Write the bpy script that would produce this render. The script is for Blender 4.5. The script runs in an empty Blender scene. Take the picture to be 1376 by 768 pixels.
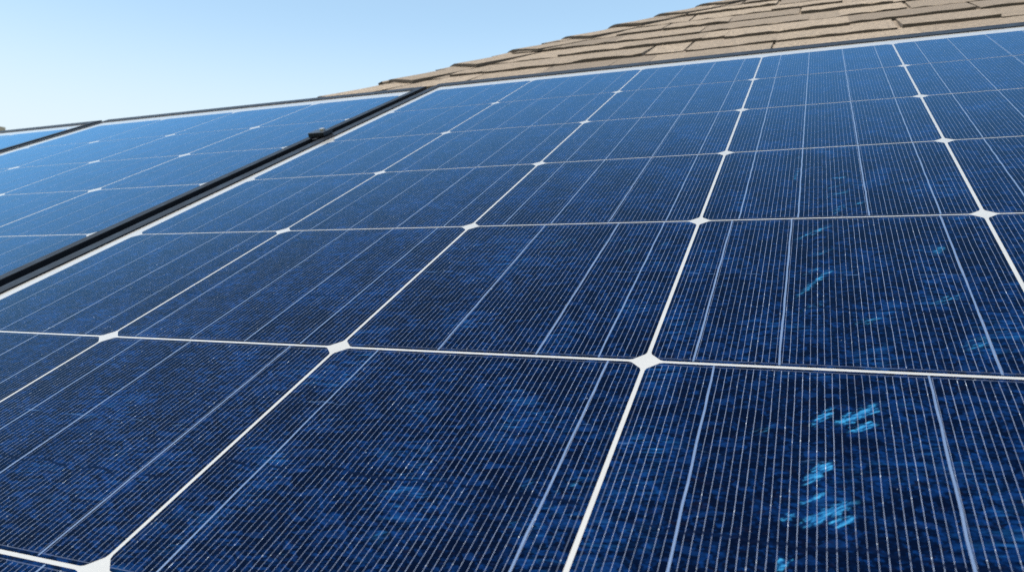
import bpy, bmesh, math, random
from mathutils import Vector, Matrix
random.seed(7)
scene = bpy.context.scene
COL = scene.collection

# ------------------------------------------------------------------ frame of reference
S = 0.166                       # metres per solar-cell pitch
PITCH = math.radians(25.0)      # slope of the roof
RX = Matrix.Rotation(PITCH, 3, 'X')
def P(u, v, n=0.0):             # slope coordinates (cells along eaves, up the slope, out of it) -> world
    return RX @ (Vector((u, v, n)) * S)

# ------------------------------------------------------------------ camera
cam_d = bpy.data.cameras.new("camera")
cam = bpy.data.objects.new("camera", cam_d); COL.objects.link(cam)
r0 = Vector((0.92645776, 0.34404810, -0.15266602))
r1 = Vector((0.00789614, -0.42327218, -0.90596816))
r2 = Vector((-0.37631591, 0.83813577, -0.39486045))
Rm = Matrix((RX @ r0, RX @ -r1, RX @ -r2)).transposed()
cam.matrix_world = Matrix.Translation(P(3.44552713, -1.79035152, 1.04911755)) @ Rm.to_4x4()
cam_d.sensor_width = 36.0
cam_d.lens = 36.0 * 1005.1211 / 1376.0
cam_d.clip_start = 0.01
cam_d.clip_end = 3000
cam_d.dof.use_dof = True
cam_d.dof.focus_distance = 2.75 * S
cam_d.dof.aperture_fstop = 22.0
scene.camera = cam

# ------------------------------------------------------------------ sky and sun
SUN_EL, SUN_AZ = math.radians(62.0), math.radians(-160.0)      # azimuth from +Y, clockwise
world = bpy.data.worlds.new("World"); scene.world = world
world.use_nodes = True
wn, wl = world.node_tree.nodes, world.node_tree.links
wn.clear()
sky = wn.new('ShaderNodeTexSky'); sky.sky_type = 'NISHITA'; sky.sun_disc = False
sky.sun_elevation = SUN_EL; sky.sun_rotation = SUN_AZ
sky.air_density = 1.0; sky.dust_density = 2.8; sky.ozone_density = 1.0; sky.altitude = 100
bg = wn.new('ShaderNodeBackground'); bg.inputs['Strength'].default_value = 0.15
wo = wn.new('ShaderNodeOutputWorld')
tint = wn.new('ShaderNodeMix'); tint.data_type = 'RGBA'; tint.blend_type = 'MULTIPLY'; tint.inputs[0].default_value = 1.0
tint.inputs[7].default_value = (1.0, 1.05, .93, 1.0)                  # camera white balance
wl.new(sky.outputs[0], tint.inputs[6]); 
# the pale haze that whitens the sky low down, by height above the horizon
wtc = wn.new('ShaderNodeTexCoord'); wsx = wn.new('ShaderNodeSeparateXYZ'); wl.new(wtc.outputs['Generated'], wsx.inputs[0])
wmr = wn.new('ShaderNodeMapRange'); wmr.interpolation_type = 'SMOOTHSTEP'
for i, q in enumerate((0, .12, .34, .80, 0.0)):
    if i: wmr.inputs[i].default_value = q
wl.new(wsx.outputs[2], wmr.inputs[0])
hz = wn.new('ShaderNodeMix'); hz.data_type = 'RGBA'; hz.inputs[7].default_value = (2.95, 3.2, 3.4, 1.0)
wl.new(wmr.outputs[0], hz.inputs[0]); wl.new(tint.outputs[2], hz.inputs[6]); wl.new(hz.outputs[2], bg.inputs[0]); wl.new(bg.outputs[0], wo.inputs[0])

sun_d = bpy.data.lights.new("sun", 'SUN'); sun_d.energy = 2.3; sun_d.angle = math.radians(0.53)
sun_d.color = (1.0, 0.95, 0.87)
sun = bpy.data.objects.new("sun", sun_d); COL.objects.link(sun)
sdir = Vector((math.sin(SUN_AZ)*math.cos(SUN_EL), math.cos(SUN_AZ)*math.cos(SUN_EL), math.sin(SUN_EL)))
sun.rotation_euler = sdir.to_track_quat('Z', 'Y').to_euler()
sun.location = (0, 0, 20)

scene.view_settings.view_transform = 'Standard'
scene.view_settings.look = 'None'
scene.view_settings.exposure = 0.92
scene.view_settings.gamma = 1.0
scene.cycles.max_bounces = 8
scene.cycles.use_denoising = False

# ------------------------------------------------------------------ helpers
def tag(o, label=None, cat=None, group=None, kind=None):
    if label: o['label'] = label
    if cat: o['category'] = cat
    if group: o['group'] = group
    if kind: o['kind'] = kind
    return o
def empty(name, label, cat, mat=None, group=None):
    o = bpy.data.objects.new(name, None); COL.objects.link(o)
    o.empty_display_size = 0.1
    if mat is not None: o.matrix_world = mat
    return tag(o, label, cat, group)
def link(name, me, material=None, parent=None, smooth=False):
    if material: me.materials.append(material)
    if smooth:
        for p in me.polygons: p.use_smooth = True
    o = bpy.data.objects.new(name, me); COL.objects.link(o)
    if parent: o.parent = parent
    return o
def from_bm(name, bm, material, parent=None, smooth=False):
    me = bpy.data.meshes.new(name); bm.normal_update(); bm.to_mesh(me); bm.free()
    return link(name, me, material, parent, smooth)
def bm_box(bm, lo, hi, M=None):
    vs = [bm.verts.new(Vector((x, y, z))) for z in (lo[2], hi[2]) for y in (lo[1], hi[1]) for x in (lo[0], hi[0])]
    if M:
        for v in vs: v.co = M(v.co)
    for f in ((0,2,3,1),(4,5,7,6),(0,1,5,4),(2,6,7,3),(0,4,6,2),(1,3,7,5)):
        bm.faces.new([vs[i] for i in f])
    return vs
def bevel(o, w, seg=2):
    m = o.modifiers.new("bevel", 'BEVEL'); m.width = w; m.segments = seg; m.limit_method = 'ANGLE'
    m.harden_normals = False
    return o
class NT:
    """small node-tree writer"""
    def __init__(self, name):
        self.m = bpy.data.materials.new(name); self.m.use_nodes = True
        self.t = self.m.node_tree; self.t.nodes.clear()
        self.out = self.n('ShaderNodeOutputMaterial')
        self.b = self.n('ShaderNodeBsdfPrincipled')
        self.l(self.b.outputs[0], self.out.inputs[0])
    def n(self, t, **k):
        x = self.t.nodes.new(t)
        for a, v in k.items(): setattr(x, a, v)
        return x
    def l(self, a, b): self.t.links.new(a, b)
    def put(self, sock, v):
        if hasattr(v, 'is_linked') or hasattr(v, 'links'): self.l(v, sock)
        else: sock.default_value = v
    def math(self, op, a, b=None, c=None, clamp=False):
        x = self.n('ShaderNodeMath', operation=op, use_clamp=clamp)
        self.put(x.inputs[0], a)
        if b is not None: self.put(x.inputs[1], b)
        if c is not None: self.put(x.inputs[2], c)
        return x.outputs[0]
    def ramp(self, v, a, b, c0=0.0, c1=1.0, smooth=True):
        x = self.n('ShaderNodeMapRange', interpolation_type='SMOOTHSTEP' if smooth else 'LINEAR')
        for i, q in enumerate((v, a, b, c0, c1)): self.put(x.inputs[i], q)
        return x.outputs[0]
    def mix(self, f, a, b):
        x = self.n('ShaderNodeMix', data_type='RGBA')
        self.put(x.inputs[0], f)
        self.put(x.inputs[6], a if not isinstance(a, tuple) else (*a, 1.0))
        self.put(x.inputs[7], b if not isinstance(b, tuple) else (*b, 1.0))
        return x.outputs[2]
    def noise(self, vec, scale, detail=3, rough=0.55, w=None, dist=0.0):
        x = self.n('ShaderNodeTexNoise', noise_dimensions='4D' if w is not None else '3D')
        self.put(x.inputs['Vector'], vec); x.inputs['Scale'].default_value = scale
        x.inputs['Detail'].default_value = detail; x.inputs['Roughness'].default_value = rough
        x.inputs['Distortion'].default_value = dist
        if w is not None: self.put(x.inputs['W'], w)
        return x.outputs[0]
    def vmap(self, vec, scale=(1,1,1), rot=(0,0,0), loc=(0,0,0)):
        x = self.n('ShaderNodeMapping'); self.put(x.inputs[0], vec)
        x.inputs['Scale'].default_value = scale; x.inputs['Rotation'].default_value = rot
        x.inputs['Location'].default_value = loc
        return x.outputs[0]
    def tmap(self, vec, scale, angle):
        # turn first, then stretch: grain drawn out along a slanted direction
        x = self.n('ShaderNodeMapping', vector_type='TEXTURE'); self.put(x.inputs[0], vec)
        x.inputs['Scale'].default_value = tuple(1/q for q in scale); x.inputs['Rotation'].default_value = (0, 0, angle)
        return x.outputs[0]
    def bump(self, h, strength, dist=0.001):
        x = self.n('ShaderNodeBump'); x.inputs['Strength'].default_value = strength
        x.inputs['Distance'].default_value = dist; self.put(x.inputs['Height'], h)
        return x.outputs[0]
    def set(self, **k):
        for a, v in k.items():
            self.put(self.b.inputs[a.replace('_', ' ')], v if not (isinstance(v, tuple) and len(v) == 3) else (*v, 1.0))

COAT_ROUGH = 0.09
GLASS_TINT = (.38, .71, 1.0, 1.0)     # blue mirror of the anti-reflective coating
def glazed(t):
    """cover glass: a clear, lightly dusty coat over whatever lies beneath"""
    t.set(Coat_Weight=1.0, Coat_Roughness=COAT_ROUGH, Coat_IOR=1.5)

def mat_plain(name, col, rough=0.5, metal=0.0, vary=0.12, scale=30.0, spec=.5):
    t = NT(name); tc = t.n('ShaderNodeTexCoord')
    nz = t.noise(tc.outputs['Object'], scale, 4)
    lo = tuple(c*(1-vary) for c in col); hi = tuple(min(1, c*(1+vary)) for c in col)
    t.set(Base_Color=t.mix(nz, lo, hi), Metallic=metal, Specular_IOR_Level=spec)
    t.set(Roughness=t.ramp(nz, .3, .7, max(0, rough-.08), min(1, rough+.08)))
    return t.m

# ------------------------------------------------------------------ solar cell material
def mat_cell(name, streaks=(), cyan=0.5, fingers=57, ci=0, cj=0):
    t = NT(name)
    tc = t.n('ShaderNodeTexCoord'); uv = tc.outputs['UV']
    oi = t.n('ShaderNodeObjectInfo'); rnd = oi.outputs['Random']
    w = t.math('MULTIPLY', rnd, 83.0)
    sx = t.n('ShaderNodeSeparateXYZ'); t.l(uv, sx.inputs[0])
    x, y = sx.outputs[0], sx.outputs[1]
    # crystal facets: small flat-toned grains, drawn out across the fingers
    wob = t.n('ShaderNodeVectorMath', operation='MULTIPLY_ADD')
    nzc = t.n('ShaderNodeTexNoise', noise_dimensions='4D'); t.l(uv, nzc.inputs['Vector']); t.l(w, nzc.inputs['W'])
    nzc.inputs['Scale'].default_value = 9; nzc.inputs['Detail'].default_value = 3
    t.l(nzc.outputs['Color'], wob.inputs[0]); wob.inputs[1].default_value = (.016, .016, .016); t.l(uv, wob.inputs[2])
    def facets(scale, rz):
        v = t.n('ShaderNodeTexVoronoi', voronoi_dimensions='4D')
        t.l(t.tmap(wob.outputs[0], scale, rz), v.inputs['Vector']); t.l(w, v.inputs['W'])
        v.inputs['Scale'].default_value = 1.0
        s = t.n('ShaderNodeSeparateColor'); t.l(v.outputs['Color'], s.inputs[0])
        return s.outputs[0], s.outputs[1]
    fa, fa2 = facets((24, 58, 1), .14)
    fb, fb2 = facets((60, 130, 1), .10)
    streak = t.noise(t.tmap(uv, (14, 95, 1), .14), 1.0, 4, .65, w)
    cloud = t.noise(uv, 4.5, 3, .5, t.math('ADD', w, 7.0))
    tone = t.math('ADD', t.math('MULTIPLY', fa, .22), t.math('MULTIPLY', fb, .34))
    tone = t.math('ADD', tone, t.math('MULTIPLY', streak, .38))
    tone = t.math('ADD', tone, t.math('MULTIPLY', t.math('SUBTRACT', cloud, .5), .9))
    fine = t.noise(t.tmap(uv, (120, 190, 1), .12), 1.0, 3, .75, w)
    tone = t.math('ADD', tone, t.math('MULTIPLY', t.math('SUBTRACT', fine, .5), 1.0))
    fc, fc2 = facets((62, 104, 1), -.30)
    tone = t.math('ADD', tone, t.ramp(fc, .78, .82, 0, .20))
    base = t.mix(t.ramp(tone, .34, 1.05), (.0002, .0013, .0085), (.0015, .0165, .078))
    base = t.mix(t.ramp(fa2, .88, .98, 0, .35), base, (.003, .022, .095))
    base = t.mix(t.ramp(fb2, .90, .99, 0, .35), base, (.005, .0035, .007))
    base = t.mix(t.math('MULTIPLY', t.ramp(cloud, .48, .70), t.ramp(streak, .50, .70, 0, cyan)), base, (.005, .050, .16))
    # smears where the coating has worn thin
    smear = None
    if streaks:
        nzw = t.n('ShaderNodeTexNoise'); t.l(uv, nzw.inputs['Vector']); nzw.inputs['Scale'].default_value = 48
        nzw.inputs['Detail'].default_value = 4
        wv = t.n('ShaderNodeVectorMath', operation='MULTIPLY_ADD'); t.l(nzw.outputs['Color'], wv.inputs[0])
        wv.inputs[1].default_value = (.035, .035, 0); t.l(uv, wv.inputs[2])
        for (x0, y0, x1, y1, hw, amt) in streaks:
            cx, cy = (x0+x1)/2 + .0175, (y0+y1)/2 + .0175
            L, a = math.hypot(x1-x0, y1-y0)/2 + hw, math.atan2(y1-y0, x1-x0)
            mp = t.n('ShaderNodeMapping', vector_type='TEXTURE'); t.l(wv.outputs[0], mp.inputs[0])
            mp.inputs['Location'].default_value = (cx, cy, 0); mp.inputs['Rotation'].default_value = (0, 0, a)
            mp.inputs['Scale'].default_value = (L, hw, 1)
            ln = t.n('ShaderNodeVectorMath', operation='LENGTH'); t.l(mp.outputs[0], ln.inputs[0])
            e = t.ramp(ln.outputs[1], .15, 1.5, amt if (ci, cj) == (3, -1) else amt*(.72 if ci == 3 else .58), 0)
            smear = e if smear is None else t.math('MAXIMUM', smear, e)
        grain = t.noise(t.tmap(uv, (26, 130, 1), .66), 1.0, 6, .76)
        sm = t.ramp(t.math('MULTIPLY', smear, t.ramp(grain, .34, .62, .16, 1.3)), .24, .80)
        base = t.mix(sm, base, t.mix(t.ramp(grain, .45, .68), (.006, .060, .17), (.035, .22, .40)))
    # hairline breaks running across the cell
    brk = t.noise(t.vmap(uv, (7, .6, 1)), 1.0, 4, .6, w)
    brk2 = t.noise(t.vmap(uv, (11, .4, 1)), 1.0, 3, .6, t.math('ADD', w, 31.0))
    yb = t.math('SUBTRACT', t.math('ADD', y, t.math('MULTIPLY', t.math('SUBTRACT', brk, .5), .10)), t.math('ADD', .30, t.math('MULTIPLY', rnd, .12)))
    crack = t.ramp(t.math('ABSOLUTE', yb), .002, .006, 1, 0)
    crack = t.math('MULTIPLY', crack, t.ramp(brk2, .45, .52))
    yb2 = t.math('SUBTRACT', t.math('ADD', y, t.math('MULTIPLY', t.math('SUBTRACT', brk2, .5), .05)), t.math('ADD', .52, t.math('MULTIPLY', rnd, .2)))
    scr = t.math('MULTIPLY', t.ramp(t.math('ABSOLUTE', yb2), .001, .004, 1, 0), t.ramp(t.math('MULTIPLY', brk, streak), .27, .33, 0, .5))
    base = t.mix(scr, base, (.04, .09, .20))
    # silver contact fingers, printed a little unevenly
    wave = t.math('MULTIPLY', t.math('SUBTRACT', t.noise(t.vmap(uv, (30, 9, 1)), 1.0, 2, .5, w), .5), .16)
    fx = t.math('FRACT', t.math('ADD', t.math('MULTIPLY', x, fingers), wave))
    d = t.math('ABSOLUTE', t.math('SUBTRACT', fx, .5))
    print_ = t.noise(t.vmap(uv, (fingers, 14, 1)), 1.0, 3, .6, w)
    hw = t.ramp(print_, .25, .75, .022, .040, False)
    fing = t.math('LESS_THAN', d, hw)
    idn = t.n('ShaderNodeTexWhiteNoise', noise_dimensions='2D')
    cmb = t.n('ShaderNodeCombineXYZ'); t.l(t.math('FLOOR', t.math('MULTIPLY', x, fingers)), cmb.inputs[0]); t.l(w, cmb.inputs[1])
    t.l(cmb.outputs[0], idn.inputs['Vector'])
    strength = t.math('MULTIPLY', t.ramp(idn.outputs[0], 0, 1, .62, 1.0, False), t.ramp(print_, .22, .45, .7, 1.0))
    # fingers stop short of the cell edge at a thin conductor
    ex = t.math('SUBTRACT', .5, t.math('ABSOLUTE', t.math('SUBTRACT', x, .5)))
    ey = t.math('SUBTRACT', .5, t.math('ABSOLUTE', t.math('SUBTRACT', y, .5)))
    inside = t.math('MULTIPLY', t.math('GREATER_THAN', ex, .010), t.math('GREATER_THAN', ey, .014))
    fing = t.math('MULTIPLY', t.math('MULTIPLY', fing, inside), strength)
    fing = t.math('MULTIPLY', fing, t.math('SUBTRACT', 1.0, t.math('MULTIPLY', crack, .85)))
    edge = t.math('LESS_THAN', t.math('ABSOLUTE', t.math('SUBTRACT', t.math('MINIMUM', ex, ey), .0115)), .0012)
    fing = t.math('MAXIMUM', fing, t.math('MULTIPLY', edge, .30))
    base = t.mix(t.math('MULTIPLY', crack, .8), base, (.001, .003, .014))
    colr = t.mix(fing, base, (.155, .19, .275))
    # specks of dust and grit on the glass, and glints along the fingers
    dcl = t.noise(uv, 6, 2, .5, t.math('ADD', w, 11.0))
    vs = t.n('ShaderNodeTexVoronoi', voronoi_dimensions='4D'); t.l(uv, vs.inputs['Vector']); t.l(w, vs.inputs['W'])
    vs.inputs['Scale'].default_value = 55
    sc_ = t.n('ShaderNodeSeparateColor'); t.l(vs.outputs['Color'], sc_.inputs[0])
    size = t.math('MULTIPLY', t.ramp(sc_.outputs[0], t.ramp(dcl, .35, .65, .97, .80), 1.0, 0, .13), 1.0)
    dust = t.math('MULTIPLY', t.math('LESS_THAN', vs.outputs['Distance'], size), .55)
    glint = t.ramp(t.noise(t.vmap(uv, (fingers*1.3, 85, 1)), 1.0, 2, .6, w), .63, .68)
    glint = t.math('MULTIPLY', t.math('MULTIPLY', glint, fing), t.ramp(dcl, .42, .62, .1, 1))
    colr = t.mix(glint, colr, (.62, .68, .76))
    colr = t.mix(dust, colr, (.22, .28, .36))
    # anti-reflective solar glass: weak, blue-tinted mirror that strengthens at grazing angles
    nrm = t.bump(t.noise(uv, 60, 2, .5, w), .05, .0006)
    rough = t.ramp(dcl, .3, .7, .07, .15)
    df = t.n('ShaderNodeBsdfDiffuse'); t.l(colr, df.inputs['Color'])
    gl = t.n('ShaderNodeBsdfGlossy'); gl.inputs['Color'].default_value = GLASS_TINT
    t.l(rough, gl.inputs['Roughness']); t.l(nrm, gl.inputs['Normal'])
    fr = t.n('ShaderNodeFresnel'); fr.inputs['IOR'].default_value = 1.22
    ms = t.n('ShaderNodeMixShader'); t.l(t.math('MULTIPLY', fr.outputs[0], t.ramp(fr.outputs[0], .03, .25, .55, 1.5), clamp=True), ms.inputs[0]); t.l(df.outputs[0], ms.inputs[1]); t.l(gl.outputs[0], ms.inputs[2])
    t.t.nodes.remove(t.b)
    t.l(ms.outputs[0], t.out.inputs[0])
    return t.m

# smears: endpoints in the cell's own 0..1 frame, half width, amount
SMEARS = {
 (3,-1): [(.496,.767,.578,.845,.020,1.0),(.443,.76,.479,.817,.014,.95),(.521,.739,.573,.78,.013,.95),(.431,.549,.471,.613,.017,1.0),
          (.412,.469,.468,.52,.010,.75),(.427,.414,.509,.491,.017,1.05),(.485,.427,.511,.444,.013,1.0),(.389,.422,.402,.441,.010,.7),
          (.383,.289,.393,.309,.012,.85),(.30,.70,.36,.74,.02,.35),(.62,.66,.70,.69,.015,.3)],
 (3,0):  [(.376,.362,.501,.585,.016,.8),(.35,.783,.508,.944,.018,.7),(.803,.681,.835,.726,.022,.75),(.548,.223,.617,.259,.02,.65),
          (.748,.339,.852,.407,.02,.62),(.804,.113,.872,.17,.03,.6),(.40,.28,.47,.36,.02,.55),(.42,.66,.50,.73,.02,.55),(.40,.52,.47,.60,.012,.6),(.13,.42,.18,.47,.02,.4)],
 (3,1):  [(.502,.486,.556,.499,.02,.7),(.465,.241,.593,.321,.022,.62),(.347,.456,.36,.678,.014,.62),(.504,.034,.546,.142,.022,.65),
          (.587,.138,.636,.177,.018,.65),(.47,.34,.55,.40,.02,.55),(.36,.80,.37,.9,.012,.55)],
 (2,0):  [(.429,.764,.552,.862,.022,.62),(.665,.806,.708,.826,.02,.6),(.777,.721,.79,.747,.018,.75),(.887,.751,.93,.818,.022,.6)],
 (2,-1): [(.944,.456,.976,.477,.012,.8),(.84,.408,.855,.467,.02,.55),(.856,.306,.863,.325,.02,.6),(.581,.203,.599,.236,.022,.6),
          (.386,.105,.407,.142,.022,.5),(.90,.42,.95,.44,.015,.5)],
}
M_CELL = mat_cell("cell_silicon", cyan=.35)
M_SMEAR = {k: mat_cell("cell_silicon_worn", v, cyan=.95, ci=k[0], cj=k[1]) for k, v in SMEARS.items()}

def mat_backsheet():
    t = NT("backsheet_white"); tc = t.n('ShaderNodeTexCoord')
    nz = t.noise(tc.outputs['Object'], 60, 4); big = t.noise(tc.outputs['Object'], 9, 3)
    c = t.mix(nz, (.29, .288, .282), (.35, .348, .342))
    t.set(Base_Color=t.mix(t.ramp(big, .5, .8, 0, .35), c, (.30, .285, .262)), Roughness=.55)
    glazed(t); return t.m
def mat_busbar():
    t = NT("busbar_tin"); tc = t.n('ShaderNodeTexCoord')
    nz = t.noise(t.vmap(tc.outputs['Object'], (60, 90, 60)), 1.0, 4, .7)
    t.set(Base_Color=t.mix(nz, (.06, .105, .21), (.15, .21, .33)), Metallic=.35, Roughness=.42)
    glazed(t); return t.m
M_BACK, M_BUS = mat_backsheet(), mat_busbar()
M_FRAME = mat_plain("anodised_frame", (.012, .014, .018), .42, 0, .25, 60, .12)
M_SEAL = mat_plain("rubber_seal", (.016, .013, .011), .75, 0, .3, 120, .2)
M_CLAMP = mat_plain("clamp_black", (.012, .014, .018), .3, .4, .2, 80)
M_ALU = mat_plain("mill_aluminium", (.48, .48, .47), .38, .9, .1, 60)
M_STEEL = mat_plain("bolt_steel", (.42, .41, .40), .35, .9, .1, 80)

# ------------------------------------------------------------------ solar panels
T_FRAME, LIP = .22, .008        # frame depth below and lip above the glass, in cells
def cell_mesh(w, h, ch=.034):
    """wafer with rounded-off corners, local origin at its centre, UV 0..1"""
    pts = []
    for (sx, sy) in ((1, 1), (-1, 1), (-1, -1), (1, -1)):
        a = [(w/2-p*ch, h/2-q*ch) for p, q in ((0, 1.25), (.09, .95), (.95, .09), (1.25, 0))]
        if sx*sy < 0: a = a[::-1]
        pts += [(sx*px, sy*py) for px, py in a]
    me = bpy.data.meshes.new("solar_cell")
    me.from_pydata([(px*S, py*S, 0) for px, py in pts], [], [list(range(len(pts)))])
    uvl = me.uv_layers.new(name="UVMap")
    for lp in me.loops:
        px, py = pts[lp.vertex_index]
        uvl.data[lp.index].uv = (px/w+.5, py/h+.5)
    if me.polygons[0].normal.z < 0: me.flip_normals()
    return me
def bus_mesh(h, bw=.0055):
    bm = bmesh.new()
    n = 14
    prev = None
    for k in range(n+1):
        y = -h/2+.004 + (h-.008)*k/n
        j = random.uniform(-.0010, .0010)
        ww = bw/2*random.uniform(.88, 1.1)
        cur = [bm.verts.new(((j-ww)*S, y*S, 0)), bm.verts.new(((j+ww)*S, y*S, 0))]
        if prev: bm.faces.new([prev[0], prev[1], cur[1], cur[0]])
        prev = cur
    me = bpy.data.meshes.new("busbar"); bm.normal_update(); bm.to_mesh(me); bm.free()
    return me

def solar_panel(label, U, V, edges, gap_u, gap_v, bus_at, worn, rows0, ch=.034):
    """U, V: cell boundaries; edges: outer frame (left, right, bottom, top) and its glass edge"""
    (L, R, B, T), (gl, gr, gb, gt) = edges
    o = empty("solar_panel", label, "solar panel", Matrix.Translation(P(L, B, 0)) @ RX.to_4x4(), "solar panels on the shingle roof")
    def lo(u, v, n=0): return Vector(((u-L)*S, (v-B)*S, n*S))
    # frame: four mitred channel bars round the glass
    bm = bmesh.new()
    prof_n = (-T_FRAME, LIP)
    out = [(L, B), (R, B), (R, T), (L, T)]; inn = [(gl, gb), (gr, gb), (gr, gt), (gl, gt)]
    for i in range(4):
        j = (i+1) % 4
        vs = [bm.verts.new(lo(*q)) for q in ((*out[i], -T_FRAME), (*out[j], -T_FRAME), (*inn[j], -T_FRAME), (*inn[i], -T_FRAME),
                                             (*out[i], LIP), (*out[j], LIP), (*inn[j], LIP), (*inn[i], LIP))]
        for f in ((3,2,1,0),(4,5,6,7),(0,1,5,4),(2,3,7,6)): bm.faces.new([vs[k] for k in f])
    bmesh.ops.remove_doubles(bm, verts=bm.verts, dist=1e-6)
    bevel(from_bm("frame", bm, M_FRAME, o), .0006)
    # laminate below the cells
    bm = bmesh.new()
    e = .003
    bm_box(bm, lo(gl+e, gb+e, -.035), lo(gr-e, gt-e, -.0006))
    from_bm("backsheet", bm, M_BACK, o)
    cache = {}
    for i in range(len(U)-1):
        for j in range(len(V)-1):
            u0, u1 = U[i]+gap_u/2, U[i+1]-gap_u/2
            v0 = V[j]+gap_v(j)/2; v1 = V[j+1]-gap_v(j+1)/2
            w, h = u1-u0, v1-v0
            key = (round(w, 4), round(h, 4))
            if key not in cache: cache[key] = cell_mesh(w, h, ch)
            me = cache[key].copy() if (i, j+rows0) in worn else cache[key]
            c = bpy.data.objects.new("solar_cell", me); COL.objects.link(c); c.parent = o
            if (i, j+rows0) in worn:
                me.materials.clear(); me.materials.append(worn[(i, j+rows0)])
                c['label'] = "dark blue cell with pale cyan smears"
            elif not me.materials: me.materials.append(M_CELL)
            c.location = lo((u0+u1)/2, (v0+v1)/2, 0)
            for f in bus_at(i, j+rows0):
                bkey = ('b', round(h, 4), random.randint(0, 3))
                if bkey not in cache: cache[bkey] = bus_mesh(h); cache[bkey].materials.append(M_BUS)
                b = bpy.data.objects.new("busbar", cache[bkey]); COL.objects.link(b); b.parent = c
                b.location = ((f-.5)*w*S, 0, .0006*S)
    return o

BUS = (.15, .375, .63, .87)
BUS_OWN = {(1,-1): (.17, .40, .825), (2,-1): (.15, .90), (3,-1): (.185, .705), (3,0): (.125, .352, .865), (2,0): (.355, .68, .868), (1,0): (.12, .38, .62, .85)}
U_MAIN = [-.01, .985, 2.015, 3.017, 3.985, 4.97, 5.96]
V_MAIN = [-2.96, -1.99, -1.013, -.037, 1.056, 2.034, 2.995, 3.966, 4.935]
solar_panel("large dark blue solar panel filling the foreground, white grid lines and cyan smears", U_MAIN, V_MAIN,
            ((-.165, 6.12, -3.13, 5.29), (-.082, 6.05, -3.06, 5.12)), .0118,
            lambda j: .0115 if j <= 3 else .0095, lambda i, j: BUS_OWN.get((i, j), BUS), M_SMEAR, -3)
U_LEFT = [-4.54, -3.49, -2.445, -1.40, -.352]
V_LEFT = [-2.75, -1.80, -.85, .12, 1.08, 2.005, 2.92, 3.84, 4.84]
solar_panel("second solar panel, brighter blue, beyond the dark gap beside the large foreground panel", U_LEFT, V_LEFT,
            ((-4.78, -.275, -3.0, 5.21), (-4.72, -.345, -2.93, 5.06)), .018, lambda j: .011, lambda i, j: BUS, {}, -3, .046)
U_FAR = [-7.10, -6.06, -5.02]
solar_panel("sliver of pale blue solar panel at the far left edge of the array", U_FAR, V_LEFT,
            ((-7.32, -4.90, -3.0, 5.21), (-7.25, -4.97, -2.93, 5.06)), .018, lambda j: .011, lambda i, j: BUS, {}, -3, .046)

# clamp in the gap between the first two panels, and the rail it grips
def slope_empty(name, label, cat, u, v, n, group=None):
    return empty(name, label, cat, Matrix.Translation(P(u, v, n)) @ RX.to_4x4(), group)
def sbox(bm, lo, hi): bm_box(bm, Vector(lo)*S, Vector(hi)*S)
ck = slope_empty("panel_clamp", "small black clamp gripping the gap between foreground panel and second panel", "clamp", -.225, 3.2, 0)
bm = bmesh.new(); sbox(bm, (-.075, -.065, .010), (.075, .065, .048)); sbox(bm, (-.022, -.10, -.30), (.022, .10, .0098))
bevel(from_bm("clamp_plate", bm, M_CLAMP, ck), .001)
bm = bmesh.new(); bmesh.ops.create_cone(bm, cap_ends=True, segments=6, radius1=.026*S, radius2=.024*S, depth=.016*S, matrix=Matrix.Translation((.01*S, .02*S, .0555*S)))
bevel(from_bm("bolt", bm, M_STEEL, ck), .0004)
rl = slope_empty("mounting_rail", "bare aluminium mounting rail running under the panels, seen through the gap", "rail", -.5, 3.2, -.34)
bm = bmesh.new(); sbox(bm, (-6.5, -.11, -.11), (6.4, .11, .11)); sbox(bm, (-6.5, -.16, -.125), (6.4, .16, -.112))
bevel(from_bm("channel", bm, M_ALU, rl), .0008)
for uu in (-5.5, -2.6, .9, 4.2):
    bm = bmesh.new(); sbox(bm, (uu-.15, -.30, -.245), (uu+.15, .30, -.127))
    bevel(from_bm("foot", bm, M_ALU, rl), .001)

# ------------------------------------------------------------------ the house below: shingled hip roof
NR = -.60                       # shingle surface below the glass plane, in cells
def hip_u(v): return -4.08 + .66*(v-9.5)
V_EAVE, V_RIDGE, U_RIGHT = -12.0, 26.0, 46.0
def mat_shingle():
    t = NT("shingle_tan"); tc = t.n('ShaderNodeTexCoord'); ob = tc.outputs['Object']
    at = t.n('ShaderNodeAttribute'); at.attribute_name = "tone"
    tone = at.outputs['Fac']
    c = t.mix(tone, (.150, .120, .092), (.375, .300, .226))
    gran = t.noise(ob, 420, 3, .8)
    c = t.mix(t.ramp(gran, .35, .65, 0, .55), c, (.14, .11, .088))
    gran3 = t.noise(ob, 110, 5, .8)
    c = t.mix(t.ramp(gran3, .40, .60, 0, .85), c, (.13, .105, .082))
    gran2 = t.noise(ob, 600, 2, .8)
    c = t.mix(t.ramp(gran2, .60, .70, 0, .5), c, (.60, .53, .44))
    blot = t.noise(ob, 9, 4, .6)
    c = t.mix(t.ramp(blot, .48, .72, 0, .45), c, (.19, .155, .125))
    t.set(Base_Color=c, Roughness=.93, Specular_IOR_Level=.2)
    t.l(t.bump(gran, .5, .0012), t.b.inputs['Normal'])
    return t.m
M_SH = mat_shingle()
M_EDGE = mat_plain("shingle_edge_shade", (.07, .058, .046), .9, 0, .3, 200)  # cut edges, with the brown shadow line under each course put into their colour
M_WALL = mat_plain("stucco_cream", (.52, .47, .40), .9, 0, .08, 12)
M_TRIM = mat_plain("trim_white", (.70, .69, .66), .5, 0, .05, 12)
M_GLASS = mat_plain("window_glass", (.03, .04, .05), .06, 0, .1, 4)
M_DOOR = mat_plain("door_brown", (.12, .06, .035), .5, 0, .2, 14)

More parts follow.
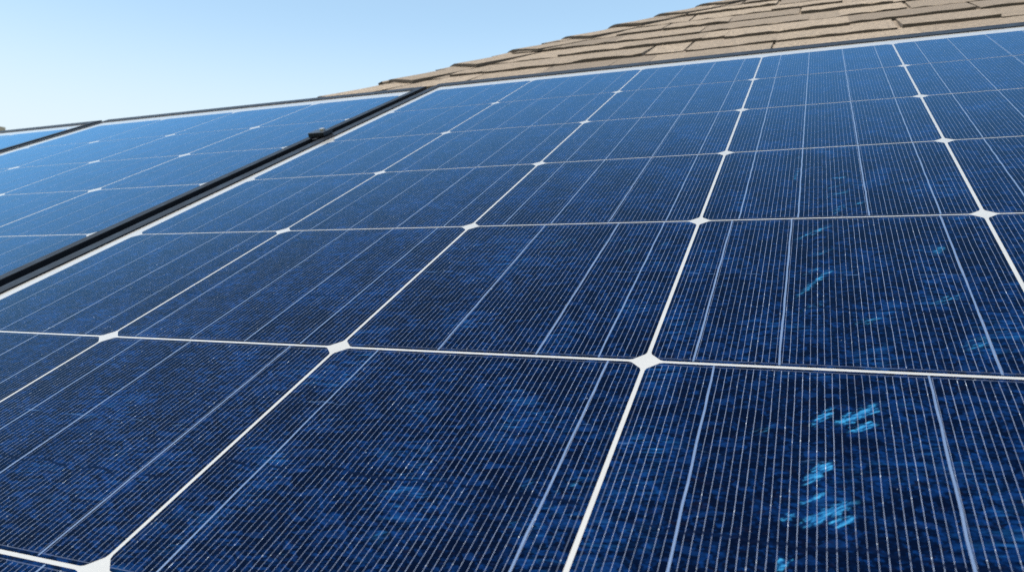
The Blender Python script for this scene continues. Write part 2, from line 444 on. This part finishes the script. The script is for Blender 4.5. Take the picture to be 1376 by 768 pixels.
house = empty("house", "house under a tan shingled hip roof that carries the solar panels", "house", Matrix.Translation((0, 0, -3.9)))
HZ = Vector((0, 0, 3.9))
def w(u, v, n=0): return P(u, v, n) + HZ          # slope coordinates -> house-local

# roof deck (closed body with four slopes)
apx, apr = w(hip_u(V_RIDGE), V_RIDGE, NR-.03), w(U_RIGHT, V_RIDGE, NR-.03)
fl, fr = w(hip_u(V_EAVE), V_EAVE, NR-.03), w(U_RIGHT, V_EAVE, NR-.03)
yb = 2*apx.y - fl.y
bl, br = Vector((fl.x, yb, fl.z)), Vector((fr.x, yb, fr.z))
bm = bmesh.new()
A = [bm.verts.new(q) for q in (fl, fr, br, bl, apx, apr)]
for f in ((0, 1, 5, 4), (2, 3, 4, 5), (3, 0, 4), (1, 2, 5), (3, 2, 1, 0)): bm.faces.new([A[i] for i in f])
tl = bm.faces.layers.float.new("tone")
for f in bm.faces: f[tl] = .4
# laminated tabs of the front slope, course by course
EXPO, THK = 1.02, .038
V0 = 9.99 - 17*EXPO
me_sh = bm
k = 0
JOINTS = {}
while True:
    v = V0 + k*EXPO
    if v > V_RIDGE - .2: break
    k += 1
    if v < V_EAVE - 1.0: continue
    u = hip_u(max(v, V_EAVE)) - .2 + random.uniform(-1.5, 0)
    while u < U_RIGHT:
        wd = random.choice((random.uniform(.35, .9), random.uniform(.6, 1.3), random.uniform(1.0, 1.9)))
        thick = THK*random.choice((.3, .6, .9, 1.15)); jit = random.uniform(-.09, .09)
        vb = v - (0.0 if random.random() < .75 else random.uniform(.05, .16)) + jit*.5
        g = 0.0 if random.random() < .8 else random.uniform(.02, .07)
        ua, ub = u, min(u+wd-g, U_RIGHT)
        vt = min(v+EXPO*1.12, V_RIDGE)
        lim = hip_u(vb)
        a0, a1 = max(ua, lim+.02), max(ub, lim+.02)
        b0, b1 = max(ua, hip_u(vt)+.02), max(ub, hip_u(vt)+.02)
        u += wd
        if a1 - a0 < .03: continue
        if b1 - b0 < .02: b1 = b0 + .02
        n0, n1 = NR-.028, NR
        tone = random.random()
        nseg = max(3, int((a1-a0)/.16))
        low_t, low_b = [], []
        for q in range(nseg+1):
            f = q/nseg; uu = a0+(a1-a0)*f
            j = random.uniform(-.026, .026)
            low_t.append(bm.verts.new(w(uu, vb+j, n1+thick+random.uniform(-.010, .010))))
            low_b.append(bm.verts.new(w(uu, vb+j+.01, n0)))
        tl0, tl1 = bm.verts.new(w(b0, vt, n1-.006)), bm.verts.new(w(b1, vt, n1-.006))
        bl0, bl1 = bm.verts.new(w(b0, vt, n0)), bm.verts.new(w(b1, vt, n0))
        fs = [bm.faces.new(low_t + [tl1, tl0])]
        for q in range(nseg):
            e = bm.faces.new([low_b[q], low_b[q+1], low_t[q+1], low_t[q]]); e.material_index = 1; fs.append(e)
        for f in ([low_b[0], low_t[0], tl0, bl0], [low_b[-1], bl1, tl1, low_t[-1]]):
            fs.append(bm.faces.new(f))
        for f in fs: f[tl] = tone
roof = from_bm("shingle_roof", bm, M_SH, house)
roof.data.materials.append(M_EDGE)

# hip caps: one bent shingle after another up the hip
h = (P(.66, 1, 0)).normalized()
nF = RX @ Vector((0, 0, 1))
aF = nF.cross(h); aF = aF if aF.x > 0 else -aF; aF.normalize()
nL = h.cross(Vector((0, 1, 0))); nL = nL if nL.z > 0 else -nL; nL.normalize()
aL = nL.cross(h); aL = aL if aL.x < 0 else -aL; aL.normalize()
nM = (nF+nL).normalized()
hp0 = w(hip_u(10.0), 10.0, NR)
CAP = 1.36*S
sl_len = (w(hip_u(V_RIDGE), V_RIDGE, NR) - hp0).dot(h)
k = -18
while True:
    s0 = k*CAP + .17*S
    k += 1
    if s0 > sl_len: break
    if (hp0 + h*s0).z < fl.z + .01: continue
    bm = bmesh.new(); tl = bm.faces.layers.float.new("tone")
    lift0, lift1 = random.uniform(.068, .08)*S, .0*S
    th = .05*S
    tone = random.uniform(.35, .9)
    rows = []
    wob = random.uniform(-.03, .03)*S
    for (s, lf) in ((s0, lift0), (s0+CAP*.5, (lift0+lift1)/2), (s0+CAP*1.2, lift1)):
        ring = []
        for q in range(-8, 9):
            d = abs(q)/8*.92*S
            a, n = (aF, nF) if q > 0 else (aL, nL)
            rr = .10*S
            drop = math.exp(-(d/rr)**2)*.045*S       # the fold is rounded, not creased
            c = hp0 + h*(s + wob*(q/8)) + a*d + (n if q else nM)*lf - nM*drop
            c += nM*random.uniform(-.0025, .0025)*S
            ring.append((bm.verts.new(c), bm.verts.new(c - (n if q else nM)*th)))
        rows.append(ring)
    fs = []
    for a, b in zip(rows, rows[1:]):
        for q in range(16):
            fs.append(bm.faces.new([a[q][0], a[q+1][0], b[q+1][0], b[q][0]]))
            fs.append(bm.faces.new([a[q][1], b[q][1], b[q+1][1], a[q+1][1]]))
        for q, flip in ((0, False), (16, True)):
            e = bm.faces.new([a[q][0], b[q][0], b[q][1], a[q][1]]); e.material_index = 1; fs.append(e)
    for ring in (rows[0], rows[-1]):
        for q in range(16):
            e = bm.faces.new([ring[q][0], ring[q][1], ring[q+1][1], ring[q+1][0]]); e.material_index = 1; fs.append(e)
    for f in fs: f[tl] = tone
    bmesh.ops.recalc_face_normals(bm, faces=bm.faces)
    o = from_bm("hip_cap_shingle", bm, M_SH, house); o.data.materials.append(M_EDGE)

# walls, eaves, openings
ov = .45
x0, x1, y0, y1 = fl.x+ov, fr.x-.3, fl.y+ov, yb-ov
zt = fl.z - .06
bm = bmesh.new(); bm_box(bm, (x0, y0, 0), (x1, y1, zt)); from_bm("wall", bm, M_WALL, house)
bm = bmesh.new()
bm_box(bm, (fl.x-.02, fl.y-.03, fl.z-.20), (fr.x+.02, fl.y-.004, fl.z-.02)); bm_box(bm, (fl.x-.03, fl.y-.002, fl.z-.20), (fl.x-.004, yb, fl.z-.02))
from_bm("fascia", bm, M_TRIM, house)
for xc in (x0+1.5, x0+5.8):
    bm = bmesh.new()
    for (a, b) in (((-.75, .9), (-.65, 2.2)), ((.65, .9), (.75, 2.2)), ((-.648, .9), (.648, 1.0)), ((-.648, 2.1), (.648, 2.2)), ((-.03, 1.002), (.03, 2.098))):
        bm_box(bm, (xc+a[0], y0-.05, a[1]), (xc+b[0], y0-.003, b[1]))
    wf = from_bm("window", bm, M_TRIM, house)
    bm = bmesh.new(); bm_box(bm, (xc-.649, y0-.02, 1.001), (xc+.649, y0-.004, 2.099)); from_bm("pane", bm, M_GLASS, wf)
bm = bmesh.new(); bm_box(bm, (x0+3.2, y0-.05, .02), (x0+4.15, y0-.003, 2.1)); dr = from_bm("door", bm, M_DOOR, house)
bm = bmesh.new(); bmesh.ops.create_uvsphere(bm, u_segments=12, v_segments=8, radius=.035, matrix=Matrix.Translation((x0+4.05, y0-.085, 1.0)))
from_bm("handle", bm, M_STEEL, dr, True)

# ------------------------------------------------------------------ the house behind: only its chimney rises over the array
nb = empty("house", "distant house, only its tan chimney top showing at the far left edge", "house", Matrix.Translation((-32.90, 19.72, -3.9)))
bm = bmesh.new(); bm_box(bm, (-5, -4, 0), (5, 4, 5.4)); from_bm("wall", bm, M_WALL, nb)
bm = bmesh.new()
A = [bm.verts.new(q) for q in ((-5.5, -4.5, 5.3), (5.5, -4.5, 5.3), (5.5, 4.5, 5.3), (-5.5, 4.5, 5.3), (-5.5, 0, 8.2), (5.5, 0, 8.2))]
for f in ((0, 1, 5, 4), (2, 3, 4, 5), (1, 2, 5), (3, 0, 4), (3, 2, 1, 0)): bm.faces.new([A[i] for i in f])
nr = from_bm("roof", bm, M_SH, nb)
M_BRICK = mat_plain("chimney_stucco", (.50, .40, .29), .9, 0, .2, 6)
bm = bmesh.new(); bm_box(bm, (1.45, -.5, 7.6), (2.45, .5, 9.95)); bm_box(bm, (1.35, -.6, 9.95), (2.55, .6, 10.18)); from_bm("chimney", bm, M_BRICK, nr)
for xc in (-2.6, 2.6):
    for zc in (1.0, 3.4):
        bm = bmesh.new()
        for a, b in (((-.6, 0), (-.52, 1.3)), ((.52, 0), (.6, 1.3)), ((-.518, 0), (.518, .08)), ((-.518, 1.22), (.518, 1.3))):
            bm_box(bm, (xc+a[0], -4.06, zc+a[1]), (xc+b[0], -4.003, zc+b[1]))
        wf = from_bm("window", bm, M_TRIM, nb)
        bm = bmesh.new(); bm_box(bm, (xc-.519, -4.03, zc+.081), (xc+.519, -4.004, zc+1.219)); from_bm("pane", bm, M_GLASS, wf)

# ------------------------------------------------------------------ ground
def mat_ground():
    t = NT("lawn"); tc = t.n('ShaderNodeTexCoord')
    a = t.noise(tc.outputs['Object'], .25, 5); b = t.noise(tc.outputs['Object'], 6, 5, .7)
    c = t.mix(t.ramp(a, .4, .6), (.05, .085, .025), (.12, .11, .06)); c = t.mix(t.ramp(b, .4, .6, 0, .5), c, (.04, .06, .02))
    t.set(Base_Color=c, Roughness=.95); return t.m
bm = bmesh.new(); bmesh.ops.create_grid(bm, x_segments=8, y_segments=8, size=1500, matrix=Matrix.Translation((0, 0, -3.904)))
tag(from_bm("ground", bm, mat_ground()), kind='structure')
